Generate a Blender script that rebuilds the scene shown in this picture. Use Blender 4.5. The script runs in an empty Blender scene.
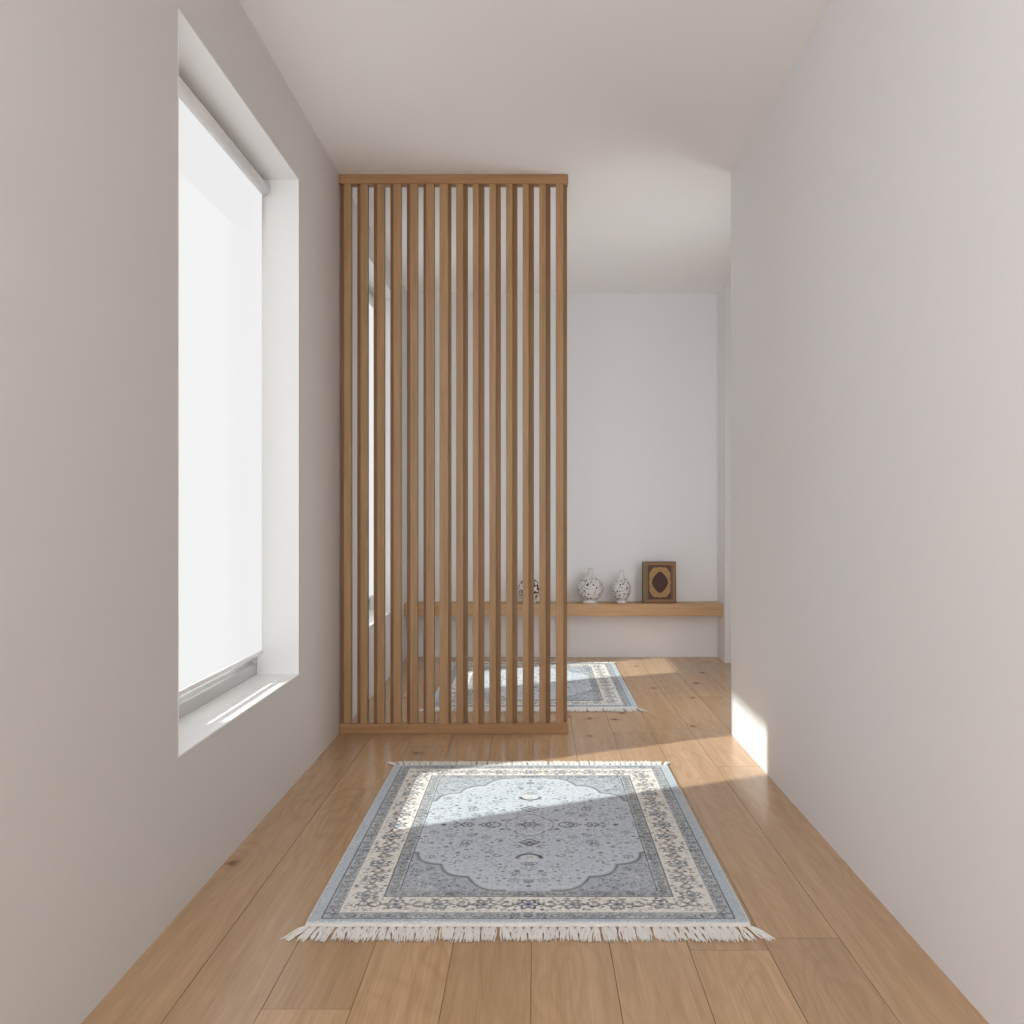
import bpy, bmesh, math, random
import numpy as np
from mathutils import Vector, Matrix

random.seed(7)
rng = np.random.default_rng(11)
sc = bpy.context.scene
COL = sc.collection
PI = math.pi

# ------------------------------------------------------------------ helpers
def lin(r, g, b):
    f = lambda c: (c/255)/12.92 if c/255 <= .04045 else (((c/255)+.055)/1.055)**2.4
    return (f(r), f(g), f(b), 1.0)

def bx(bm, x0, x1, y0, y1, z0, z1, bev=0.0, mi=0):
    vs = [bm.verts.new((x, y, z)) for x in (x0, x1) for y in (y0, y1) for z in (z0, z1)]
    fs = []
    for q in ((0,1,3,2), (4,6,7,5), (0,4,5,1), (2,3,7,6), (0,2,6,4), (1,5,7,3)):
        f = bm.faces.new([vs[i] for i in q]); f.material_index = mi; fs.append(f)
    if bev:
        es = list({e for f in fs for e in f.edges})
        bmesh.ops.bevel(bm, geom=es, offset=bev, segments=2, profile=.6, affect='EDGES')
    return bm

def lathe(bm, prof, seg=64, z0=0):
    rings = []
    for r, z in prof:
        if r < 1e-6:
            rings.append([bm.verts.new((0, 0, z+z0))])
        else:
            rings.append([bm.verts.new((r*math.cos(2*PI*i/seg), r*math.sin(2*PI*i/seg), z+z0)) for i in range(seg)])
    for a, b in zip(rings, rings[1:]):
        for i in range(seg):
            j = (i+1) % seg
            if len(a) == 1 and len(b) == 1: continue
            if len(a) == 1: f = bm.faces.new((a[0], b[j], b[i]))
            elif len(b) == 1: f = bm.faces.new((a[i], a[j], b[0]))
            else: f = bm.faces.new((a[i], a[j], b[j], b[i]))
            f.smooth = True

def obj(name, bm, mats, parent=None, loc=None):
    me = bpy.data.meshes.new(name)
    bmesh.ops.recalc_face_normals(bm, faces=bm.faces)
    bm.to_mesh(me); bm.free()
    if not isinstance(mats, (list, tuple)): mats = [mats]
    for m in mats: me.materials.append(m)
    o = bpy.data.objects.new(name, me); COL.objects.link(o)
    if parent: o.parent = parent
    if loc: o.location = loc
    return o

def tag(o, label, cat, group=None):
    o['label'] = label; o['category'] = cat
    if group: o['group'] = group
    return o

def thing(name, label, cat, loc=(0, 0, 0), group=None):
    o = bpy.data.objects.new(name, None); COL.objects.link(o)
    o.empty_display_size = .05; o.location = loc
    return tag(o, label, cat, group)

def struct(name, bm, m, parent=None):
    o = obj(name, bm, m, parent)
    if parent is None: o['kind'] = 'structure'
    return o

# ------------------------------------------------------------------ materials
class NT:
    def __init__(s, name):
        s.m = bpy.data.materials.new(name); s.m.use_nodes = True
        s.t = s.m.node_tree; s.n = s.t.nodes; s.b = s.n['Principled BSDF']; s.out = s.n['Material Output']
    def add(s, typ, **kw):
        n = s.n.new(typ)
        for k, v in kw.items():
            if k.startswith('_'): setattr(n, k[1:], v)
            else: n.inputs[k.replace('__', ' ')].default_value = v
        return n
    def ln(s, a, b): s.t.links.new(a, b)
    def mix(s, fac, a, b, mode='MIX'):
        n = s.n.new('ShaderNodeMix'); n.data_type = 'RGBA'; n.blend_type = mode
        for sock, v in ((n.inputs[0], fac), (n.inputs[6], a), (n.inputs[7], b)):
            if hasattr(v, 'links'): s.ln(v, sock)
            else: sock.default_value = v
        return n.outputs[2]
    def math(s, op, a, b=0.0, c=0.0, clamp=False):
        n = s.n.new('ShaderNodeMath'); n.operation = op; n.use_clamp = clamp
        for sock, v in zip(n.inputs, (a, b, c)):
            if hasattr(v, 'links'): s.ln(v, sock)
            else: sock.default_value = v
        return n.outputs[0]
    def ramp(s, fac, stops):
        n = s.n.new('ShaderNodeValToRGB'); s.ln(fac, n.inputs[0]); e = n.color_ramp.elements
        while len(e) < len(stops): e.new(.5)
        for el, (p, c) in zip(e, stops): el.position = p; el.color = c
        return n.outputs[0]
    def coords(s, scale=(1, 1, 1), out='Object', add=None):
        tc = s.n.new('ShaderNodeTexCoord'); mp = s.n.new('ShaderNodeMapping')
        mp.inputs['Scale'].default_value = scale
        s.ln(tc.outputs[out], mp.inputs[0])
        if add is not None: s.ln(add, mp.inputs['Location'])
        return mp.outputs[0]
    def noise(s, vec, scale, detail=3, rough=.5, dist=0.0):
        n = s.add('ShaderNodeTexNoise', Scale=scale, Detail=detail, Roughness=rough, Distortion=dist)
        s.ln(vec, n.inputs['Vector']); return n.outputs[0]
    def bump(s, h, strength, dist=.002):
        n = s.add('ShaderNodeBump', Strength=strength, Distance=dist)
        s.ln(h, n.inputs['Height']); s.ln(n.outputs[0], s.b.inputs['Normal'])

def paint(name, c, rough=.75, spec=.3):
    s = NT(name); v = s.coords()
    n1 = s.noise(v, 1.3, 2); col = s.mix(n1, [x*.985 for x in c[:3]]+[1], [min(1, x*1.015) for x in c[:3]]+[1])
    s.ln(col, s.b.inputs['Base Color']); s.b.inputs['Roughness'].default_value = rough
    s.b.inputs['Specular IOR Level'].default_value = spec
    s.bump(s.noise(v, 260, 2), .05, .001); return s.m

def plain(name, c, rough=.5, metal=0, spec=.5, sub=0):
    s = NT(name); v = s.coords()
    n1 = s.noise(v, 30, 2); col = s.mix(n1, [x*.95 for x in c[:3]]+[1], [min(1, x*1.04) for x in c[:3]]+[1])
    s.ln(col, s.b.inputs['Base Color'])
    s.b.inputs['Roughness'].default_value = rough; s.b.inputs['Metallic'].default_value = metal
    s.b.inputs['Specular IOR Level'].default_value = spec
    return s.m

def wood(name, ca, cb, axis, rough=.45, spec=.4):
    """fine straight grain running along axis"""
    s = NT(name)
    sc_ = [1, 1, 1]; sc_[axis] = .045
    oi = s.n.new('ShaderNodeObjectInfo')
    off = s.n.new('ShaderNodeVectorMath'); off.operation = 'SCALE'
    off.inputs[0].default_value = (13.1, 7.7, 5.3); s.ln(oi.outputs['Random'], off.inputs['Scale'])
    v = s.coords(sc_, add=off.outputs[0])
    a = s.noise(v, 55, 4, .6, .3); b = s.noise(v, 260, 3, .6)
    f = s.math('ADD', s.math('MULTIPLY', a, .65), s.math('MULTIPLY', b, .35))
    col = s.ramp(f, ((.33, cb), (.62, ca)))
    tone = s.math('MULTIPLY_ADD', oi.outputs['Random'], .12, .94)
    vv = s.n.new('ShaderNodeVectorMath'); vv.operation = 'SCALE'; s.ln(col, vv.inputs[0]); s.ln(tone, vv.inputs['Scale'])
    s.ln(vv.outputs[0], s.b.inputs['Base Color'])
    s.b.inputs['Roughness'].default_value = rough; s.b.inputs['Specular IOR Level'].default_value = spec
    s.bump(b, .12, .0008)
    return s.m

def floor_wood():
    s = NT('oak_planks')
    at = s.n.new('ShaderNodeAttribute'); at.attribute_name = 'tone'
    tone = at.outputs['Fac']
    off = s.n.new('ShaderNodeVectorMath'); off.operation = 'SCALE'
    off.inputs[0].default_value = (17.0, 31.0, 5.0); s.ln(tone, off.inputs['Scale'])
    v = s.coords((1, .03, 1), add=off.outputs[0])
    v2 = s.coords((1, .22, 1), add=off.outputs[0])
    v3 = s.coords((1, .9, 1), add=off.outputs[0])
    fine = s.noise(v, 220, 4, .6)
    mid = s.noise(v, 30, 3, .55, .4)
    # cathedral rings : contour lines of a stretched smooth noise
    big = s.noise(v2, 5.5, 2, .45, .25)
    ring = s.math('SINE', s.math('MULTIPLY', big, 95.0))
    ring = s.math('POWER', s.math('MULTIPLY_ADD', ring, .5, .5), 3.0)
    col = s.ramp(s.math('ADD', s.math('MULTIPLY', mid, .5), s.math('MULTIPLY', fine, .5)),
                 ((.32, lin(168, 134, 98)), (.66, lin(200, 166, 130))))
    area = s.noise(v2, 3.0, 2)
    rm = s.math('MULTIPLY', ring, s.math('MULTIPLY_ADD', area, 1.1, -.30, True))
    col = s.mix(s.math('MULTIPLY', rm, .75), col, lin(158, 120, 84))
    # broad tone wander
    col = s.mix(s.math('MULTIPLY', s.noise(v3, 2.2, 2), .35), col, lin(188, 156, 124))
    # knots
    vo = s.add('ShaderNodeTexVoronoi', _voronoi_dimensions='2D', Scale=2.6, Randomness=1.0)
    dv = s.n.new('ShaderNodeVectorMath'); dv.operation = 'ADD'
    s.ln(v3, dv.inputs[0])
    nz = s.add('ShaderNodeTexNoise', Scale=14.0); s.ln(v3, nz.inputs['Vector'])
    sc2 = s.n.new('ShaderNodeVectorMath'); sc2.operation = 'SCALE'; sc2.inputs['Scale'].default_value = .05
    s.ln(nz.outputs['Color'], sc2.inputs[0]); s.ln(sc2.outputs[0], dv.inputs[1])
    s.ln(dv.outputs[0], vo.inputs['Vector'])
    sel = s.math('GREATER_THAN', s.n.new('ShaderNodeSeparateColor').outputs[0], .5)
    sep = [n for n in s.n if n.bl_idname == 'ShaderNodeSeparateColor'][0]
    s.ln(vo.outputs['Color'], sep.inputs[0])
    kn = s.math('SUBTRACT', 1.0, s.math('MULTIPLY', vo.outputs['Distance'], 17.0), 0, True)
    halo = s.math('SUBTRACT', 1.0, s.math('MULTIPLY', vo.outputs['Distance'], 7.0), 0, True)
    k = s.math('MULTIPLY', s.math('POWER', kn, .8), sel)
    col = s.mix(s.math('MULTIPLY', s.math('MULTIPLY', halo, sel), .35), col, lin(150, 104, 66))
    col = s.mix(s.math('MULTIPLY', k, .85), col, lin(92, 60, 38))
    t2 = s.math('MULTIPLY_ADD', tone, .16, .92)
    vv = s.n.new('ShaderNodeVectorMath'); vv.operation = 'SCALE'; s.ln(col, vv.inputs[0]); s.ln(t2, vv.inputs['Scale'])
    s.ln(vv.outputs[0], s.b.inputs['Base Color'])
    r = s.math('MULTIPLY_ADD', fine, .12, .17)
    s.ln(r, s.b.inputs['Roughness'])
    s.b.inputs['Specular IOR Level'].default_value = .5
    s.bump(s.math('ADD', fine, s.math('MULTIPLY', k, -1.0)), .06, .0006)
    return s.m

def blind_fabric():
    """sheer screen fabric: emission standing in for daylight, plus a small open weave that lets a little direct sun through"""
    s = NT('blind_fabric')
    s.n.remove(s.b)
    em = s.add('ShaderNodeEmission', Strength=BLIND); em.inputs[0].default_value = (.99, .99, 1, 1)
    df = s.add('ShaderNodeBsdfDiffuse'); df.inputs[0].default_value = (.06, .06, .06, 1)
    ad = s.n.new('ShaderNodeAddShader'); s.ln(em.outputs[0], ad.inputs[0]); s.ln(df.outputs[0], ad.inputs[1])
    tr = s.n.new('ShaderNodeBsdfTransparent')
    mx = s.n.new('ShaderNodeMixShader'); mx.inputs[0].default_value = OPEN
    s.ln(ad.outputs[0], mx.inputs[1]); s.ln(tr.outputs[0], mx.inputs[2])
    s.ln(mx.outputs[0], s.out.inputs[0])
    return s.m

def glass_mat():
    s = NT('window_glass'); s.n.remove(s.b)
    tr = s.n.new('ShaderNodeBsdfTransparent'); tr.inputs[0].default_value = (.96, .98, .97, 1)
    gl = s.add('ShaderNodeBsdfGlossy', Roughness=.02)
    mx = s.n.new('ShaderNodeMixShader'); mx.inputs[0].default_value = .05
    s.ln(tr.outputs[0], mx.inputs[1]); s.ln(gl.outputs[0], mx.inputs[2])
    s.ln(mx.outputs[0], s.out.inputs[0]); return s.m

def attr_mat(name, rough=.95):
    s = NT(name); at = s.n.new('ShaderNodeAttribute'); at.attribute_name = 'Col'
    v = s.coords(); n = s.noise(v, 420, 2, .6)
    f = s.math('MULTIPLY_ADD', n, .5, .75)
    vv = s.n.new('ShaderNodeVectorMath'); vv.operation = 'SCALE'; s.ln(at.outputs['Color'], vv.inputs[0]); s.ln(f, vv.inputs['Scale'])
    s.ln(vv.outputs[0], s.b.inputs['Base Color'])
    s.b.inputs['Roughness'].default_value = rough; s.b.inputs['Specular IOR Level'].default_value = .1
    s.bump(n, .5, .003); return s.m

def vase_mat(name, scale, th, dark, brown, seed):
    s = NT(name)
    v = s.coords((1, 1, 1)); mp = v.node; mp.inputs['Location'].default_value = (seed, seed*.7, 0)
    white = lin(222, 220, 218)
    vo = s.add('ShaderNodeTexVoronoi', Scale=scale, Randomness=.85); s.ln(v, vo.inputs['Vector'])
    sep = s.n.new('ShaderNodeSeparateColor'); s.ln(vo.outputs['Color'], sep.inputs[0])
    dot = s.math('LESS_THAN', vo.outputs['Distance'], s.math('MULTIPLY_ADD', sep.outputs[1], th*.8, th*.52))
    c = s.mix(s.math('GREATER_THAN', sep.outputs[0], .68), dark, brown)
    vo2 = s.add('ShaderNodeTexVoronoi', Scale=scale*1.9, Randomness=1.0); s.ln(v, vo2.inputs['Vector'])
    sep2 = s.n.new('ShaderNodeSeparateColor'); s.ln(vo2.outputs['Color'], sep2.inputs[0])
    dot2 = s.math('MULTIPLY', s.math('LESS_THAN', vo2.outputs['Distance'], .3), s.math('GREATER_THAN', sep2.outputs[0], .45))
    ed = s.add('ShaderNodeTexVoronoi', Scale=scale*.75, _feature='DISTANCE_TO_EDGE'); s.ln(v, ed.inputs['Vector'])
    ln_ = s.math('LESS_THAN', ed.outputs['Distance'], .022)
    m = s.math('MAXIMUM', dot, s.math('MULTIPLY', dot2, .55))
    m = s.math('MAXIMUM', m, s.math('MULTIPLY', ln_, .28))
    # the painted zone stays on the belly: white foot and neck
    tc = s.n.new('ShaderNodeTexCoord'); sx = s.n.new('ShaderNodeSeparateXYZ'); s.ln(tc.outputs['Object'], sx.inputs[0])
    lo = s.math('GREATER_THAN', sx.outputs[2], .022); hi = s.math('LESS_THAN', sx.outputs[2], .172)
    m = s.math('MULTIPLY', m, s.math('MULTIPLY', lo, hi))
    s.ln(s.mix(m, white, c), s.b.inputs['Base Color'])
    s.b.inputs['Roughness'].default_value = .22; return s.m

# ------------------------------------------------------------------ tuning
BLIND = .875  # blind's own emission, in place of daylight behind it
OPEN = .07
SUN = 72.0

wall_white = paint('wall_paint', lin(233, 233, 234))
wall_left_m = paint('wall_paint_left_shaded', lin(208, 205, 202))  # wall paint darkened: the window-side wall's shade put into its colour
ceil_m = paint('ceiling_paint', lin(243, 242, 241))
reveal_m = paint('sill_paint', lin(240, 240, 239), .35, .5)
oak = floor_wood()
gap_m = plain('plank_gap', lin(128, 98, 70), .8)
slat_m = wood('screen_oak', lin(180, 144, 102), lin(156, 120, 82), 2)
slat_dark = wood('screen_oak_shade', lin(150, 113, 75), lin(128, 94, 60), 2)  # same oak darkened: shade of the slats' sides put into the colour
rail_m = wood('screen_rail_oak', lin(180, 140, 98), lin(156, 116, 78), 0)
shelf_m = wood('shelf_oak', lin(204, 166, 124), lin(184, 146, 106), 0)
alu = plain('window_frame_grey', lin(190, 190, 190), .4, .0)
alu_d = plain('window_frame_dark', lin(70, 70, 72), .5)
alu_l = plain('window_frame_light', lin(214, 214, 214), .4)
fabric = blind_fabric()
tube_m = plain('blind_tube_white', lin(226, 226, 226), .4)
glass = glass_mat()

H = 2.57; D = .90; YB = 6.71; YE = 4.36
WX0, WX1 = -1.16, -.90
# ------------------------------------------------------------------ room shell
# floor: oak planks
bm = bmesh.new(); tl = bm.faces.layers.float.new('tone')
pw = .1832; x = -.558 - pw*3; k = 0
base = bmesh.new()
while x < 2.4:
    y = -2.2 - random.random()*1.6
    cuts = []
    L = 2.2
    fixed = {3: 1.938, 9: 2.263}.get(k)
    if fixed is not None: y = fixed - 2*L
    elif k in (1, 2, 4, 5, 6, 7, 8, 10): y = [-.5, -.9, 0, -.55, -.75, -1.0, -.62, 0, -.45, -.6][k-1] - L
    while y < 6.8:
        y1 = y + L
        g = .0007
        n0 = len(bm.faces)
        vs = [bm.verts.new(p) for p in ((x+g, y+g, 0), (x+pw-g, y+g, 0), (x+pw-g, y1-g, 0), (x+g, y1-g, 0))]
        lo = [bm.verts.new((v.co.x+(g*.6 if i in (1, 2) else -g*.6), v.co.y+(g*.6 if i > 1 else -g*.6), -.003)) for i, v in enumerate(vs)]
        t = random.random()
        f = bm.faces.new(vs); f[tl] = t
        for i in range(4):
            f = bm.faces.new((vs[i], lo[i], lo[(i+1) % 4], vs[(i+1) % 4])); f[tl] = t; f.material_index = 1
        y = y1
    x += pw; k += 1
bx(bm, -1.3, 2.6, -2.6, 6.95, -.06, -.0025, mi=1)
fl = struct('floor', bm, [oak, gap_m])

bm = bmesh.new(); bx(bm, -1.3, 2.6, -2.6, 6.95, H, H+.1); struct('ceiling', bm, ceil_m)

# left wall with two window openings
W1 = (2.395, 3.62, .395, 2.286); W2 = (5.0, 6.1, .395, 2.40)
bm = bmesh.new()
ys = [-2.5, W1[0], W1[1], W2[0], W2[1], 6.95]
bx(bm, WX0, WX1, ys[0], ys[1], -.02, H+.02)
bx(bm, WX0, WX1, ys[2], ys[3], -.02, H+.02)
bx(bm, WX0, WX1, ys[4], ys[5], -.02, H+.02)
for w in (W1, W2):
    bx(bm, WX0, WX1, w[0], w[1], -.02, w[2]); bx(bm, WX0, WX1, w[0], w[1], w[3], H+.02)
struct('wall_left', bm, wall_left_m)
bm = bmesh.new(); bx(bm, D, D+.12, -2.5, YE, -.02, H+.02); bx(bm, D+.12, 2.4, YE-.12, YE, -.02, H+.02)
struct('wall_right', bm, wall_white)
bm = bmesh.new(); bx(bm, 2.4, 2.5, YE-.12, 6.95, -.02, H+.02); struct('wall_side', bm, wall_white)
bm = bmesh.new(); bx(bm, WX1-.1, 2.5, YB, 6.95, -.02, H+.02); struct('wall_back', bm, wall_white)
bm = bmesh.new(); bx(bm, 1.288, 2.45, 6.44, YB+.02, -.02, H+.02); struct('wall_pier', bm, wall_white)
bm = bmesh.new(); bx(bm, -1.2, 1.1, -2.6, -2.45, -.02, H+.02); struct('wall_front', bm, wall_white)

def window(n, w, head, hx):
    y0, y1, z0, z1 = w
    fx0, fx1 = -1.125, -1.057
    root = bpy.data.objects.new('window_%d' % n, None); COL.objects.link(root); root['kind'] = 'structure'
    root.location = (-1.09, (y0+y1)/2, z0)
    def part(name, bm, m, p=root):
        bmesh.ops.translate(bm, vec=-Vector(root.location), verts=bm.verts)
        return obj(name, bm, m, p)
    # lining of the recess: sill, head and jambs, glossy white
    b = bmesh.new(); bx(b, fx1, -.8985, y0, y1, z0-.0, z0+.006, .0015); part('window_sill', b, reveal_m)
    for ya, yb in ((y0, y0+.004), (y1-.004, y1)):
        b = bmesh.new(); bx(b, fx1, -.8995, ya, yb, z0+.006, z1); part('window_jamb', b, reveal_m)
    b = bmesh.new(); bx(b, fx1, -.8995, y0, y1, z1-.004, z1); part('window_head', b, reveal_m)
    # frame: bottom rail with stepped profile, side stiles, deep top rail
    b = bmesh.new()
    bx(b, fx0, fx1, y0, y1, z0, z0+.048, .002)
    bx(b, fx0, fx1-.014, y0+.03, y1-.03, z0+.046, z0+.062, .001)
    bx(b, fx0, fx1, y0, y0+.03, z0+.04, z1, .002); bx(b, fx0, fx1, y1-.03, y1, z0+.04, z1, .002)
    bx(b, fx0, fx1, y0+.02, y1-.02, head+.13, z1, .002)
    part('window_frame', b, alu)
    b = bmesh.new(); bx(b, fx0, fx1-.004, y0+.03, y1-.03, head, head+.13, .002); part('head_rail', b, alu_d)  # darkened so a shaded band shows through the top of the blind
    b = bmesh.new()
    bx(b, fx0+.01, fx1-.024, y0+.028, y1-.028, z0+.058, z0+.082, .001)
    part('glazing_bead', b, alu_l)
    b = bmesh.new(); bx(b, -1.098, -1.093, y0+.02, y1-.02, z0+.05, head+.01); part('window_pane', b, glass)
    return root
window(1, W1, 1.01+1.082, 0); window(2, W2, 1.01+1.19, 0)

def roller(w, label, zr, zb):
    y0, y1, z0, z1 = w
    t = thing('roller_blind', label, 'blind', (-1.03, (y0+y1)/2, zr), 'white roller blinds in the left wall windows')
    def part(name, b, m):
        bmesh.ops.translate(b, vec=-Vector(t.location), verts=b.verts); return obj(name, b, m, t)
    r = .0225
    b = bmesh.new()
    bmesh.ops.create_cone(b, cap_ends=True, segments=40, radius1=r, radius2=r, depth=(y1-y0)-.024,
                          matrix=Matrix.Translation((-1.028, (y0+y1)/2, zr)) @ Matrix.Rotation(PI/2, 4, 'X'))
    for f in b.faces: f.smooth = len(f.verts) == 4
    part('roller_tube', b, tube_m)
    b = bmesh.new()
    X = -1.034; n = 24; g = .022
    rows = [(X, zr-.01), (X, zb)]
    vs = [[b.verts.new((px, y0+g+(y1-y0-2*g)*i/n, pz)) for i in range(n+1)] for px, pz in rows]
    for i in range(n): b.faces.new((vs[0][i], vs[0][i+1], vs[1][i+1], vs[1][i]))
    part('blind_fabric', b, fabric)
    b = bmesh.new(); bx(b, X-.004, X+.004, y0+g, y1-g, zb-.004, zb+.010, .002); part('hem_bar', b, hem_m)
    for yy in (y0+.005, y1-.013):
        b = bmesh.new(); bx(b, -1.056, -1.004, yy, yy+.008, zr-.022, zr+.034, .002); part('bracket', b, tube_m)
    return t
hem_m = plain('hem_white', lin(236, 236, 236), .5)
roller(W1, 'wide white roller blind in the large window nearest the camera, left wall', 1.01+1.230, .4856)
roller(W2, 'white roller blind in the farther window behind the wooden slat screen', 1.01+1.335, .4856)

# unseen white sun gobo added outside: its openings shape the sun
d = Vector((.894, .447, -.78)).normalized()
def proj(xa, y, z, xb=-3.6):
    k = (xb-xa)/d.x; return y+d.y*k, z+d.z*k
holes = []
for (ya, yb, za, zb) in ((2.70, 3.37, .489, 1.90), (5.08, 5.72, .489, 1.74)):
    p0 = proj(-1.034, ya, za); p1 = proj(-1.034, yb, zb)
    holes.append((p0[0], p1[0], p0[1], p1[1]))
b = bmesh.new()
(a0, a1, az0, az1), (b0, b1, bz0, bz1) = holes
Y0, Y1, Z1 = -2.5, 8.5, 4.9
bx(b, -3.64, -3.6, Y0, a0, -.5, Z1); bx(b, -3.64, -3.6, a1, b0, -.5, Z1); bx(b, -3.64, -3.6, b1, Y1, -.5, Z1)
for (y0, y1, z0, z1) in holes:
    bx(b, -3.64, -3.6, y0, y1, -.5, z0); bx(b, -3.64, -3.6, y0, y1, z1, Z1)
struct('sun_gobo', b, paint('sun_gobo_white', lin(248, 248, 250)))

# ------------------------------------------------------------------ slat screen
SY = 4.36
scr = thing('slatted_screen', 'tall vertical oak slat room divider standing beside the left wall', 'room divider', (-.37, SY+.03, 0))
def spart(name, b, m, parent=scr):
    bmesh.ops.translate(b, vec=-Vector(scr.location), verts=b.verts); return obj(name, b, m, parent)
SX0, SX1 = -.8985, .1525
b = bmesh.new(); bx(b, SX0, SX1, SY, SY+.054, .001, .047, .002); spart('bottom_rail', b, rail_m)
b = bmesh.new(); bx(b, SX0, SX1, SY, SY+.054, 2.527, H-.001, .002); spart('top_rail', b, rail_m)
def px2x(px, dep): return (px-535)/950*dep
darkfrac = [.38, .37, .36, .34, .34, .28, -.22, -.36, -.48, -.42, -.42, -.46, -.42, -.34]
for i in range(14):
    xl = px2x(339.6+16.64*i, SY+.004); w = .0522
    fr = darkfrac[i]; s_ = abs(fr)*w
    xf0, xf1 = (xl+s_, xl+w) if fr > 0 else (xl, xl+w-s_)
    b = bmesh.new()
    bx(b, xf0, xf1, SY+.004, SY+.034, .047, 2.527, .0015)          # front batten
    bx(b, xl, xl+w, SY+.026, SY+.040, .047, 2.527, .001, mi=1)     # rebated back strip, side shade in its colour
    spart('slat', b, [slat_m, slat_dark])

# ------------------------------------------------------------------ shelf
sh = bmesh.new(); bx(sh, -.897, 1.285, 6.51, YB-.001, .311, .393, .003)
tag(obj('floating_shelf', sh, shelf_m), 'long thick oak floating shelf mounted low on the back wall', 'shelf')

# ------------------------------------------------------------------ vases
def vase(label, x, y, prof, mat, lid, mlid):
    t = thing('ceramic_vase', label, 'vase', (x, y, .3935), 'patterned vases on the shelf')
    b = bmesh.new(); lathe(b, prof); body = obj('body', b, mat, t)
    b = bmesh.new(); lathe(b, lid); obj('neck', b, mlid, t)
    return t
def smooth(pts, n=6):
    out = []
    P = [pts[0]]+list(pts)+[pts[-1]]
    for i in range(1, len(P)-2):
        for j in range(n):
            t = j/n; q = []
            for c in (0, 1):
                p0, p1, p2, p3 = P[i-1][c], P[i][c], P[i+1][c], P[i+2][c]
                q.append(.5*((2*p1)+(-p0+p2)*t+(2*p0-5*p1+4*p2-p3)*t*t+(-p0+3*p1-3*p2+p3)*t**3))
            out.append((max(q[0], 0), q[1]))
    out.append(pts[-1]); return out
white_glaze = plain('white_glaze', lin(216, 213, 211), .25)
p1 = [(0, 0), (.05, 0), (.051, .004), (.047, .018), (.052, .026), (.078, .052), (.090, .088), (.089, .115), (.076, .145), (.054, .166), (.036, .178)]
n1 = [(.036, .178), (.028, .188), (.018, .205), (.013, .222), (.017, .238), (.014, .240), (.010, .228), (0, .215)]
vase('round white vase with dark floral dots, between the screen and the slender vase', px2x(590.3, 6.60), 6.60, [p1[0]]+smooth(p1[1:]),
     vase_mat('vase_dots_round', 62, .34, lin(34, 40, 58), lin(110, 84, 66), 3.1), [p for p in smooth(n1[:-1])]+[n1[-1]], white_glaze)
p2 = [(0, 0), (.034, 0), (.035, .004), (.031, .018), (.036, .026), (.054, .050), (.064, .086), (.063, .114), (.055, .138), (.040, .156), (.027, .168)]
n2 = [(.027, .168), (.022, .180), (.014, .198), (.008, .212), (.009, .224), (.006, .226), (.004, .214), (0, .205)]
vase('slender white vase with dark floral dots standing next to the ornate book', px2x(621.4, 6.60), 6.60, [p2[0]]+smooth(p2[1:]),
     vase_mat('vase_dots_slim', 70, .34, lin(36, 42, 62), lin(104, 84, 72), 8.4), smooth(n2[:-1])+[n2[-1]], white_glaze)
p3 = [(0, 0), (.044, 0), (.045, .004), (.042, .016), (.048, .026), (.068, .052), (.076, .086), (.074, .112), (.062, .140), (.046, .158), (.034, .168)]
n3 = [(.034, .168), (.028, .174), (.026, .184), (.030, .192), (.027, .193), (.022, .184), (0, .17)]
vase('white vase with bold black pattern half hidden behind the screen slats', px2x(529.2, 6.60), 6.60, [p3[0]]+smooth(p3[1:]),
     vase_mat('vase_dots_bold', 46, .5, lin(26, 30, 40), lin(40, 40, 46), 5.7), smooth(n3[:-1])+[n3[-1]], white_glaze)

# ------------------------------------------------------------------ ornate book, standing upright, leaning back a touch
bk = thing('ornate_book', 'thick brown and gold ornamented book standing upright on the shelf', 'book', (px2x(659.8, 6.57), 6.575, .3935))
BW, BH, BT = .229, .287, .042
gold = plain('book_gold', lin(142, 108, 66), .55, .1)
gold2 = plain('book_gold_light', lin(166, 130, 78), .55, .1)
olive = plain('book_olive', lin(122, 104, 72), .55, .1)
brown = plain('book_brown', lin(84, 48, 28), .55)
brown2 = plain('book_brown_band', lin(110, 70, 42), .5)
maroon = plain('book_maroon', lin(62, 30, 26), .6)
page_m = plain('book_pages', lin(206, 190, 150), .8)
b = bmesh.new(); bx(b, -BW/2, BW/2, -.0, .004, 0, BH, .0015); bx(b, -BW/2, BW/2, BT-.004, BT, 0, BH, .0015)
obj('cover', b, brown2, bk)
b = bmesh.new(); bx(b, -BW/2-.003, -BW/2+.004, 0, BT, 0, BH, .002); obj('spine', b, plain('book_spine', lin(84, 72, 44), .6), bk)
b = bmesh.new(); bx(b, -BW/2+.004, BW/2-.005, .004, BT-.004, .004, BH-.004); obj('page_block', b, page_m, bk)
def flat(pts, y, th, name, m):
    b = bmesh.new()
    f = [b.verts.new((x, y, z)) for x, z in pts]; r = [b.verts.new((x, y+th, z)) for x, z in pts]
    b.faces.new(f); b.faces.new(r[::-1])
    for i in range(len(pts)):
        j = (i+1) % len(pts); b.faces.new((f[i], r[i], r[j], f[j]))
    return obj(name, b, m, bk)
def frame(x0, x1, z0, z1, t, y, name, m, t2=None):
    b = bmesh.new(); t2 = t2 or t
    bx(b, x0, x0+t, y, y+.003, z0, z1, .0006); bx(b, x1-t, x1, y, y+.003, z0, z1, .0006)
    bx(b, x0+t, x1-t, y, y+.003, z0, z0+t2, .0006); bx(b, x0+t, x1-t, y, y+.003, z1-t2, z1, .0006)
    return obj(name, b, m, bk)
frame(-BW/2+.006, BW/2-.007, .009, BH-.009, .014, -.0015, 'gilt_border', gold, .012)
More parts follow.
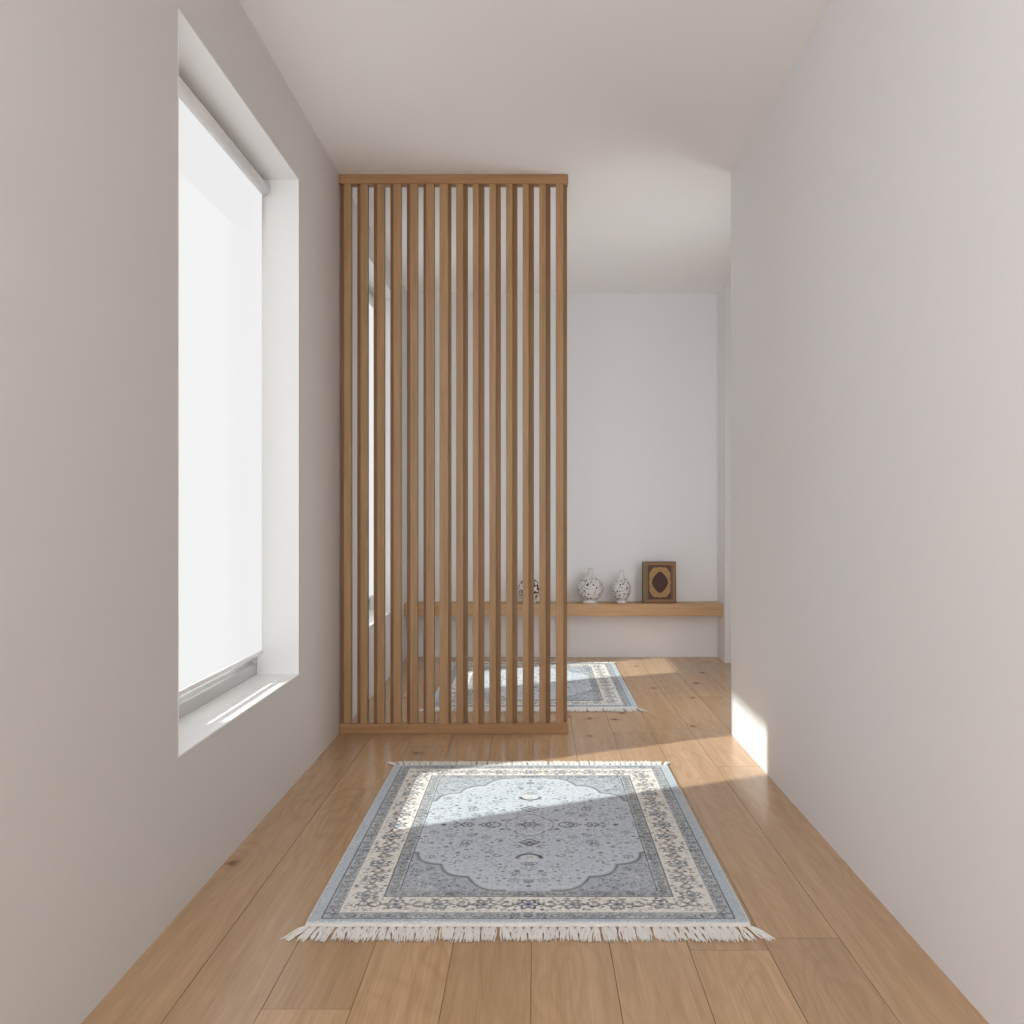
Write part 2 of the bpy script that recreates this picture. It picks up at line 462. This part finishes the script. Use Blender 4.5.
b = bmesh.new(); bx(b, -BW/2+.002, -BW/2+.024, -.0022, 0, .002, BH-.002); obj('hinge_strip', b, olive, bk)
frame(-BW/2+.030, BW/2-.028, .022, BH-.02, .004, -.0022, 'inner_line', gold, .004)
flat([(-BW/2+.034, .026), (BW/2-.032, .026), (BW/2-.032, BH-.024), (-BW/2+.034, BH-.024)], -.0028, .0028, 'cover_panel', brown)
cz = BH/2; cx = .002
pts = []
for i in range(96):
    a = 2*PI*i/96; c, s_ = math.cos(a), math.sin(a)
    ex = 3.4; r = (abs(c)**ex+abs(s_)**ex)**(-1/ex)
    r *= 1+.025*math.cos(a*12)
    pts.append((cx+.073*r*c, cz+.104*r*s_))
flat(pts, -.0044, .0018, 'gilt_medallion', gold2)
pts = []
for i in range(72):
    a = 2*PI*i/72; c, s_ = math.cos(a), math.sin(a)
    pts.append((cx+.056*c*(1-.10*abs(s_)), cz+.062*s_+(.012*(abs(s_)**8))*np.sign(s_)))
flat(pts, -.0058, .0016, 'medallion_centre', maroon)
# small gilt ornaments on the medallion ring and a floret in the centre
b = bmesh.new()
for i in range(28):
    a = 2*PI*i/28; xx, zz = cx+.066*math.cos(a), cz+.086*math.sin(a)
    bmesh.ops.create_icosphere(b, subdivisions=1, radius=.0032, matrix=Matrix.Translation((xx, -.0046, zz)) @ Matrix.Diagonal((1, .35, 1, 1)))
obj('cover_beads', b, brown2, bk)
b = bmesh.new()
for i in range(8):
    a = 2*PI*i/8
    bmesh.ops.create_icosphere(b, subdivisions=1, radius=.009, matrix=Matrix.Translation((cx+.017*math.cos(a), -.0060, cz+.022*math.sin(a))) @ Matrix.Rotation(-a, 4, 'Y') @ Matrix.Diagonal((1, .12, .35, 1)))
obj('cover_floret', b, plain('book_maroon_light', lin(84, 44, 34), .6), bk)
bk.rotation_euler.x = math.radians(-2)

# ------------------------------------------------------------------ rugs
RW, RL = 1.09, 1.455
NX, NY = 546, 728
us = np.linspace(-RW/2, RW/2, NX); vs_ = np.linspace(-RL/2, RL/2, NY)
U, V = np.meshgrid(us, vs_)             # V rows
def C(r, g, b): return np.array(lin(r, g, b)[:3])
IMG = np.zeros((NY, NX, 3))
BLUE = C(184, 196, 205); GREYB = C(176, 181, 187); CREAM = C(234, 231, 224); FIELD = C(198, 207, 217); CORN = C(172, 181, 191)
INK = C(44, 48, 60); INK2 = C(84, 89, 102); LIGHT = C(220, 222, 222); TAUPE = C(150, 130, 118); MIDB = C(132, 146, 164)
dxe = RW/2-np.abs(U); dye = RL/2-np.abs(V)
m_ = np.minimum(dxe, dye+.016)          # border runs a bit narrower at the ends
def blend(mask, col, a=1.0):
    global IMG
    mm = (mask*a)[..., None]; IMG = IMG*(1-mm)+col*mm
def band(a, b, col, s=1.0): blend(((m_ >= a) & (m_ < b)).astype(float), col, s)
band(-1, .032, BLUE); band(.032, .070, GREYB); band(.070, .168, CREAM); band(.168, .202, GREYB*.85); band(.202, 9, CORN)
# scalloped field medallion
fx, fy = .50, .60
A = np.arctan2(V/fy, U/fx); Rr = np.sqrt((U/fx)**2+(V/fy)**2)
ex = 1.2
se = (np.abs(np.cos(A))**ex+np.abs(np.sin(A))**ex)**(-1/ex)
def scallop(k, amp):
    a = np.abs(A); a = np.minimum(a, PI-a)
    return amp*np.abs(np.sin(a*k))
R0 = se*(.965+scallop(11, .06))
inside = Rr < R0
fieldm = m_ >= .202
blend((inside & fieldm).astype(float), FIELD)
edge = np.clip(1-np.abs(Rr-R0)/.018, 0, 1)*fieldm
blend(edge, INK, .85)
edge = np.clip(1-np.abs(Rr-R0*.955)/.008, 0, 1)*fieldm
blend(edge, LIGHT, .6)

def stamp(u, v, size, rot, kind, col, a=.8, mirror=True):
    global IMG
    for su, sv in (((1, 1), (-1, 1), (1, -1), (-1, -1)) if mirror else ((1, 1),)):
        cu, cv = u*su, v*sv
        i0, i1 = np.searchsorted(us, (cu-size*1.3, cu+size*1.3)); j0, j1 = np.searchsorted(vs_, (cv-size*1.3, cv+size*1.3))
        if i0 >= i1 or j0 >= j1: continue
        lu = (us[i0:i1][None, :]-cu)*su; lv = (vs_[j0:j1][:, None]-cv)*sv
        c, s = math.cos(rot), math.sin(rot)
        X = (lu*c+lv*s)/size; Y = (-lu*s+lv*c)/size
        r = np.sqrt(X*X+Y*Y); t = np.arctan2(Y, X); px = .0018/size
        sm = lambda d_: np.clip(.5-d_/px, 0, 1)
        if kind == 'rosette':
            o = .78+.18*np.cos(6*t)
            m = np.maximum(sm(np.abs(r-o)-.15), sm(r-.26)) * 1.0
        elif kind == 'bloom':
            o = .8+.18*np.cos(5*t); m = sm(r-o)
        elif kind == 'leaf': m = sm(np.abs(Y)-.33*(1-X*X)*(np.abs(X) < 1))*(np.abs(X) < 1)
        elif kind == 'curl':
            o = .35+.5*((t+PI)/(2*PI)); m = sm(np.abs(r-o)-.14)*(t > -2.2)
        elif kind == 'arc': m = sm(np.abs(r-.8)-.13)*(t > 0)
        elif kind == 'diamond':
            o = np.abs(X)+np.abs(Y); m = np.maximum(sm(np.abs(o-.9)-.13), sm(o-.35))
        elif kind == 'dot': m = sm(r-.8)
        mm = (m*a)[..., None]
        IMG[j0:j1, i0:i1] = IMG[j0:j1, i0:i1]*(1-mm)+col*mm
# outer blue edge flecks
def flecks(lo, hi, n, cols, s0, s1, a0=.3, a1=.7, kinds=('dot', 'leaf', 'curl')):
    cnt = 0
    while cnt < n:
        u = random.uniform(0, RW/2); v = random.uniform(0, RL/2)
        mm = min(RW/2-u, RL/2-v+.016)
        if lo <= mm < hi:
            stamp(u, v, random.uniform(s0, s1), random.uniform(0, 2*PI), random.choice(kinds), random.choice(cols), random.uniform(a0, a1)); cnt += 1
flecks(.004, .030, 260, [LIGHT, GREYB, MIDB], .002, .004)
def border_line(m0, step, fn):
    """walk one quadrant of the border at inset m0; fn(u, v, rot, i)"""
    yl = RL/2-(m0-.016); xl = RW/2-m0
    n = max(1, round(2*yl/step)); st = 2*yl/n
    for i in range(n//2+1): fn(xl, min(i*st, yl), PI/2, i)
    n = max(1, round(2*xl/step)); st = 2*xl/n
    for i in range(n//2+1): fn(min(i*st, xl-step*.4), yl, 0, i)
# outer guard
flecks(.036, .068, 620, [INK, INK, INK2, LIGHT], .003, .006, .4, .8)
border_line(.051, .034, lambda u, v, r, i: stamp(u, v, .0125, r, 'rosette' if i % 2 else 'curl', INK, .8))
# inner guard
flecks(.171, .199, 480, [INK, INK, INK2, LIGHT], .003, .006, .4, .8)
border_line(.185, .03, lambda u, v, r, i: stamp(u, v, .011, r, 'rosette' if i % 2 else 'curl', INK, .75))
# main cream border: alternating palmettes, curved stems, leaves
def main(u, v, r, i):
    if i % 2 == 0:
        stamp(u, v, .030, r, 'rosette', INK2, .85); stamp(u, v, .017, r, 'bloom', MIDB, .7); stamp(u, v, .006, r, 'dot', INK, .9)
        for q in (-1, 1):
            stamp(u+q*.034*math.cos(r), v+q*.034*math.sin(r), .010, r+q*.6, 'leaf', INK, .7)
    else:
        stamp(u, v, .022, r+.7, 'curl', INK2, .8); stamp(u+.012*math.sin(r), v+.012*math.cos(r), .012, r-.5, 'leaf', INK, .8)
        stamp(u-.014*math.sin(r), v-.014*math.cos(r), .011, r+.9, 'bloom', TAUPE, .65)
border_line(.119, .058, main)
flecks(.078, .160, 420, [INK2, INK, INK, TAUPE, MIDB], .0035, .008, .5, .9)
flecks(.078, .160, 70, [INK2, TAUPE], .008, .013, .4, .7, ('curl', 'arc', 'leaf'))
# dividing lines
for a_, b_, c_, s_ in ((.0, .0035, LIGHT, .8), (.0305, .0345, INK, .85), (.0665, .0695, INK2, .6), (.0695, .0725, LIGHT, .9), (.166, .1695, INK, .85), (.1985, .202, LIGHT, .8), (.202, .2045, INK, .8)):
    band(a_, b_, c_, s_)
# field flowers
def field_scatter(n, test, cols, s0, s1, kinds, a0, a1):
    cnt = 0; tries = 0; placed = []
    while cnt < n and tries < n*60:
        tries += 1
        u = random.uniform(.0, .345); v = random.uniform(.0, .53)
        i = np.searchsorted(us, u); j = np.searchsorted(vs_, v)
        if j >= NY or i >= NX or not test(Rr[j, i]/R0[j, i]): continue
        s = random.uniform(s0, s1)
        if any((u-a)**2+(v-b)**2 < (1.25*(s+c))**2 for a, b, c in placed): continue
        placed.append((u, v, s)); cnt += 1
        stamp(u, v, s, random.uniform(0, 2*PI), random.choice(kinds), random.choice(cols), random.uniform(a0, a1))
ins = lambda q: q < .93
outs = lambda q: q > 1.04
field_scatter(26, ins, [INK, INK2], .012, .018, ('rosette', 'curl'), .6, .85)
field_scatter(260, ins, [INK, INK, INK2, MIDB], .006, .0105, ('leaf', 'bloom', 'curl', 'arc'), .5, .85)
field_scatter(60, outs, [INK, INK], .010, .017, ('rosette', 'curl', 'arc'), .6, .85)
field_scatter(260, outs, [INK, INK2, LIGHT], .003, .007, ('leaf', 'bloom', 'curl'), .5, .85)
# connecting tendrils inside the medallion
for q, amp in ((.5, .05), (.72, .035)):
    rr = se*(q+amp*np.sin(A*10))
    blend(np.clip(1-np.abs(Rr-rr)/.006, 0, 1)*fieldm*(np.sin(A*22) > -.2), INK2, .5)
# centre piece: lobed cartouche with pendants
cr = np.sqrt((U/.075)**2+(V/.105)**2); ca = np.arctan2(V/.105, U/.075)
co = .86+.16*np.abs(np.cos(2*ca))
blend((cr < co).astype(float), LIGHT*.93, .2)
blend(np.clip(1-np.abs(cr-co)/.045, 0, 1), INK, .8)
stamp(0, 0, .028, 0, 'rosette', INK, .85, False); stamp(0, 0, .016, 0, 'bloom', MIDB, .8, False)
stamp(0, .165, .034, 0, 'diamond', INK, .75)
stamp(0, .165, .01, 0, 'rosette', TAUPE, .9)
stamp(.118, 0, .030, 0, 'arc', INK2, .8); stamp(.14, .0, .02, 0, 'rosette', INK, .8)
stamp(0, .30, .034, 0, 'bloom', LIGHT, .35); stamp(0, .30, .044, PI, 'arc', INK, .8); stamp(0, .345, .014, 0, 'rosette', INK2, .8)
stamp(.20, .0, .022, 0, 'rosette', INK, .8); stamp(.19, .16, .018, .6, 'rosette', INK, .75)
# wear and wool texture
def lowfreq(n):
    g = rng.random((n, n)); yi = np.linspace(0, n-1.001, NY); xi = np.linspace(0, n-1.001, NX)
    y0 = yi.astype(int); x0 = xi.astype(int); fy_ = (yi-y0)[:, None]; fx_ = (xi-x0)[None, :]
    return (g[np.ix_(y0, x0)]*(1-fx_)+g[np.ix_(y0, x0+1)]*fx_)*(1-fy_)+(g[np.ix_(y0+1, x0)]*(1-fx_)+g[np.ix_(y0+1, x0+1)]*fx_)*fy_
wear = lowfreq(60)*.5+lowfreq(150)*.5
wv = np.clip(lowfreq(24)*1.6-.35, 0, 1)*.16+.20*wear
IMG = IMG*(1-wv[..., None])+LIGHT*wv[..., None]
IMG *= (1+(rng.random((NY, NX))-.5)*.5)[..., None]
IMG = np.clip(IMG, 0, 1)

def rug_mesh():
    nx, ny = NX+2, NY+2
    uu = np.concatenate(([us[0]], us, [us[-1]])); vv = np.concatenate(([vs_[0]], vs_, [vs_[-1]]))
    gu, gv = np.meshgrid(uu, vv)
    z = np.full((ny, nx), .008); z[1:-1, 1:-1] += (rng.random((NY, NX))-.5)*.0009
    z[0], z[-1], z[:, 0], z[:, -1] = 0, 0, 0, 0
    co = np.stack([gu, gv, z], -1).reshape(-1, 3).astype(np.float32)
    idx = np.arange(nx*ny).reshape(ny, nx)
    q = np.stack([idx[:-1, :-1], idx[:-1, 1:], idx[1:, 1:], idx[1:, :-1]], -1).reshape(-1, 4).astype(np.int32)
    me = bpy.data.meshes.new('pile')
    me.vertices.add(len(co)); me.vertices.foreach_set('co', co.ravel())
    me.loops.add(q.size); me.loops.foreach_set('vertex_index', q.ravel())
    me.polygons.add(len(q)); me.polygons.foreach_set('loop_start', np.arange(0, q.size, 4, dtype=np.int32))
    me.update(calc_edges=True)
    full = np.pad(IMG, ((1, 1), (1, 1), (0, 0)), mode='edge')
    rgba = np.concatenate([full, np.ones((ny, nx, 1))], -1).astype(np.float32)
    ca_ = me.color_attributes.new('Col', 'FLOAT_COLOR', 'POINT'); ca_.data.foreach_set('color', rgba.ravel())
    return me
wool = attr_mat('rug_wool')
fringe_m = plain('rug_fringe_cotton', lin(236, 233, 228), .95, spec=.1)
pile = rug_mesh(); pile.materials.append(wool)

def tassel_mesh(seed):
    r = random.Random(seed); b = bmesh.new()
    n = 13
    for k in range(n):
        L = r.uniform(.060, .084); spread = (k-(n-1)/2)/(n-1)*.0235+r.uniform(-.003, .003)
        x0 = (k-(n-1)/2)/(n-1)*.005
        wav = r.uniform(-.0035, .0035); prev = None
        for s in range(7):
            t = s/6
            cx_ = x0+(spread-x0)*min(1, (t*1.5))**1.0+wav*math.sin(t*5); y_ = -L*t
            rad = .0021*(1-.3*t); z_ = rad+.0005+.0035*math.sin(PI*min(1, t*1.2))*(.4+.6*abs(math.sin(k*2.1)))
            ring = [b.verts.new((cx_+rad*math.cos(a), y_, z_+rad*math.sin(a))) for a in (0, PI/2, PI, 3*PI/2)]
            if prev:
                for i in range(4):
                    f = b.faces.new((prev[i], prev[(i+1) % 4], ring[(i+1) % 4], ring[i])); f.smooth = True
            prev = ring
    bmesh.ops.create_icosphere(b, subdivisions=2, radius=.0042, matrix=Matrix.Translation((0, -.004, .0042)))   # knot
    bmesh.ops.recalc_face_normals(b, faces=b.faces)
    me = bpy.data.meshes.new('tassel'); b.to_mesh(me); b.free(); me.materials.append(fringe_m); return me
tmeshes = [tassel_mesh(s) for s in range(5)]
def make_rug(label, cx_, cy_):
    t = thing('persian_rug', label, 'rug', (cx_, cy_, .0005), 'pale blue patterned rugs on the oak floor')
    o = bpy.data.objects.new('pile', pile); COL.objects.link(o); o.parent = t
    for sgn in (-1, 1):
        b = bmesh.new(); ya = sgn*RL/2; yb = sgn*(RL/2+.014)
        bx(b, -RW/2, RW/2, min(ya, yb), max(ya, yb), 0, .006, .0015)
        e = obj('fringe', b, fringe_m, t)
        n = 53
        for i in range(n):
            ts = bpy.data.objects.new('tassel', random.choice(tmeshes)); COL.objects.link(ts); ts.parent = e
            xx = -RW/2+.008+(RW-.016)*i/(n-1)
            ts.location = (xx, yb, 0)
            rz = random.uniform(-.13, .13)+(.5 if i == n-1 else -.5 if i == 0 else .2*((i/(n-1)-.5)*2)**5)*(1)
            ts.rotation_euler = (0, 0, rz if sgn < 0 else PI-rz)
            ts.scale = (1, random.uniform(.92, 1.08)*(.85 if sgn > 0 else 1), 1)
    return t
make_rug('large pale blue persian rug with cream border and fringe, in front of the slat screen', -.017, 2.335+RL/2)
make_rug('pale blue persian rug lying beyond the slat screen, below the floating shelf', -.012, 4.935+RL/2)

# ------------------------------------------------------------------ lights
def area(name, loc, rot, sx, sy, energy, col=(1, 1, 1)):
    l = bpy.data.lights.new(name, 'AREA'); l.shape = 'RECTANGLE'; l.size = sx; l.size_y = sy; l.energy = energy; l.color = col
    o = bpy.data.objects.new(name, l); COL.objects.link(o); o.location = loc; o.rotation_euler = rot; return o
sl = bpy.data.lights.new('sun', 'SUN'); sl.energy = SUN; sl.angle = math.radians(.5); sl.color = (1, .97, .925)
so = bpy.data.objects.new('sun', sl); COL.objects.link(so); so.location = (-4, 0, 5)
so.rotation_euler = d.to_track_quat('-Z', 'Y').to_euler()
area('left_fill', (-.42, -1.2, 1.4), (0, -PI/2, math.radians(42)), 1.9, 1.1, 54, (.90, .955, 1))
area('behind_fill', (0, -2.3, 1.5), (PI/2, 0, 0), 1.5, 2.0, 12, (.90, .955, 1))
area('hall_fill', (1.32, 4.80, 1.1), (0, PI/2, math.radians(-14)), 1.5, .72, 14, (.95, .98, 1))

w = bpy.data.worlds.new('sky'); sc.world = w; w.use_nodes = True
bg = w.node_tree.nodes['Background']; bg.inputs[0].default_value = (.98, .99, 1, 1); bg.inputs[1].default_value = 1.0

# ------------------------------------------------------------------ camera
cd = bpy.data.cameras.new('camera'); cam = bpy.data.objects.new('camera', cd); COL.objects.link(cam)
cam.location = (0, 0, 1.01); cam.rotation_euler = (PI/2, 0, 0)
cd.sensor_width = 36; cd.lens = 950/1024*36; cd.shift_x = -23/1024; cd.shift_y = 2/1024; cd.clip_start = .02
sc.camera = cam
sc.view_settings.view_transform = 'Standard'; sc.view_settings.look = 'None'
sc.cycles.max_bounces = 14; sc.cycles.diffuse_bounces = 10; sc.cycles.transparent_max_bounces = 12
sc.cycles.use_denoising = True
sc.cycles.sample_clamp_indirect = 6
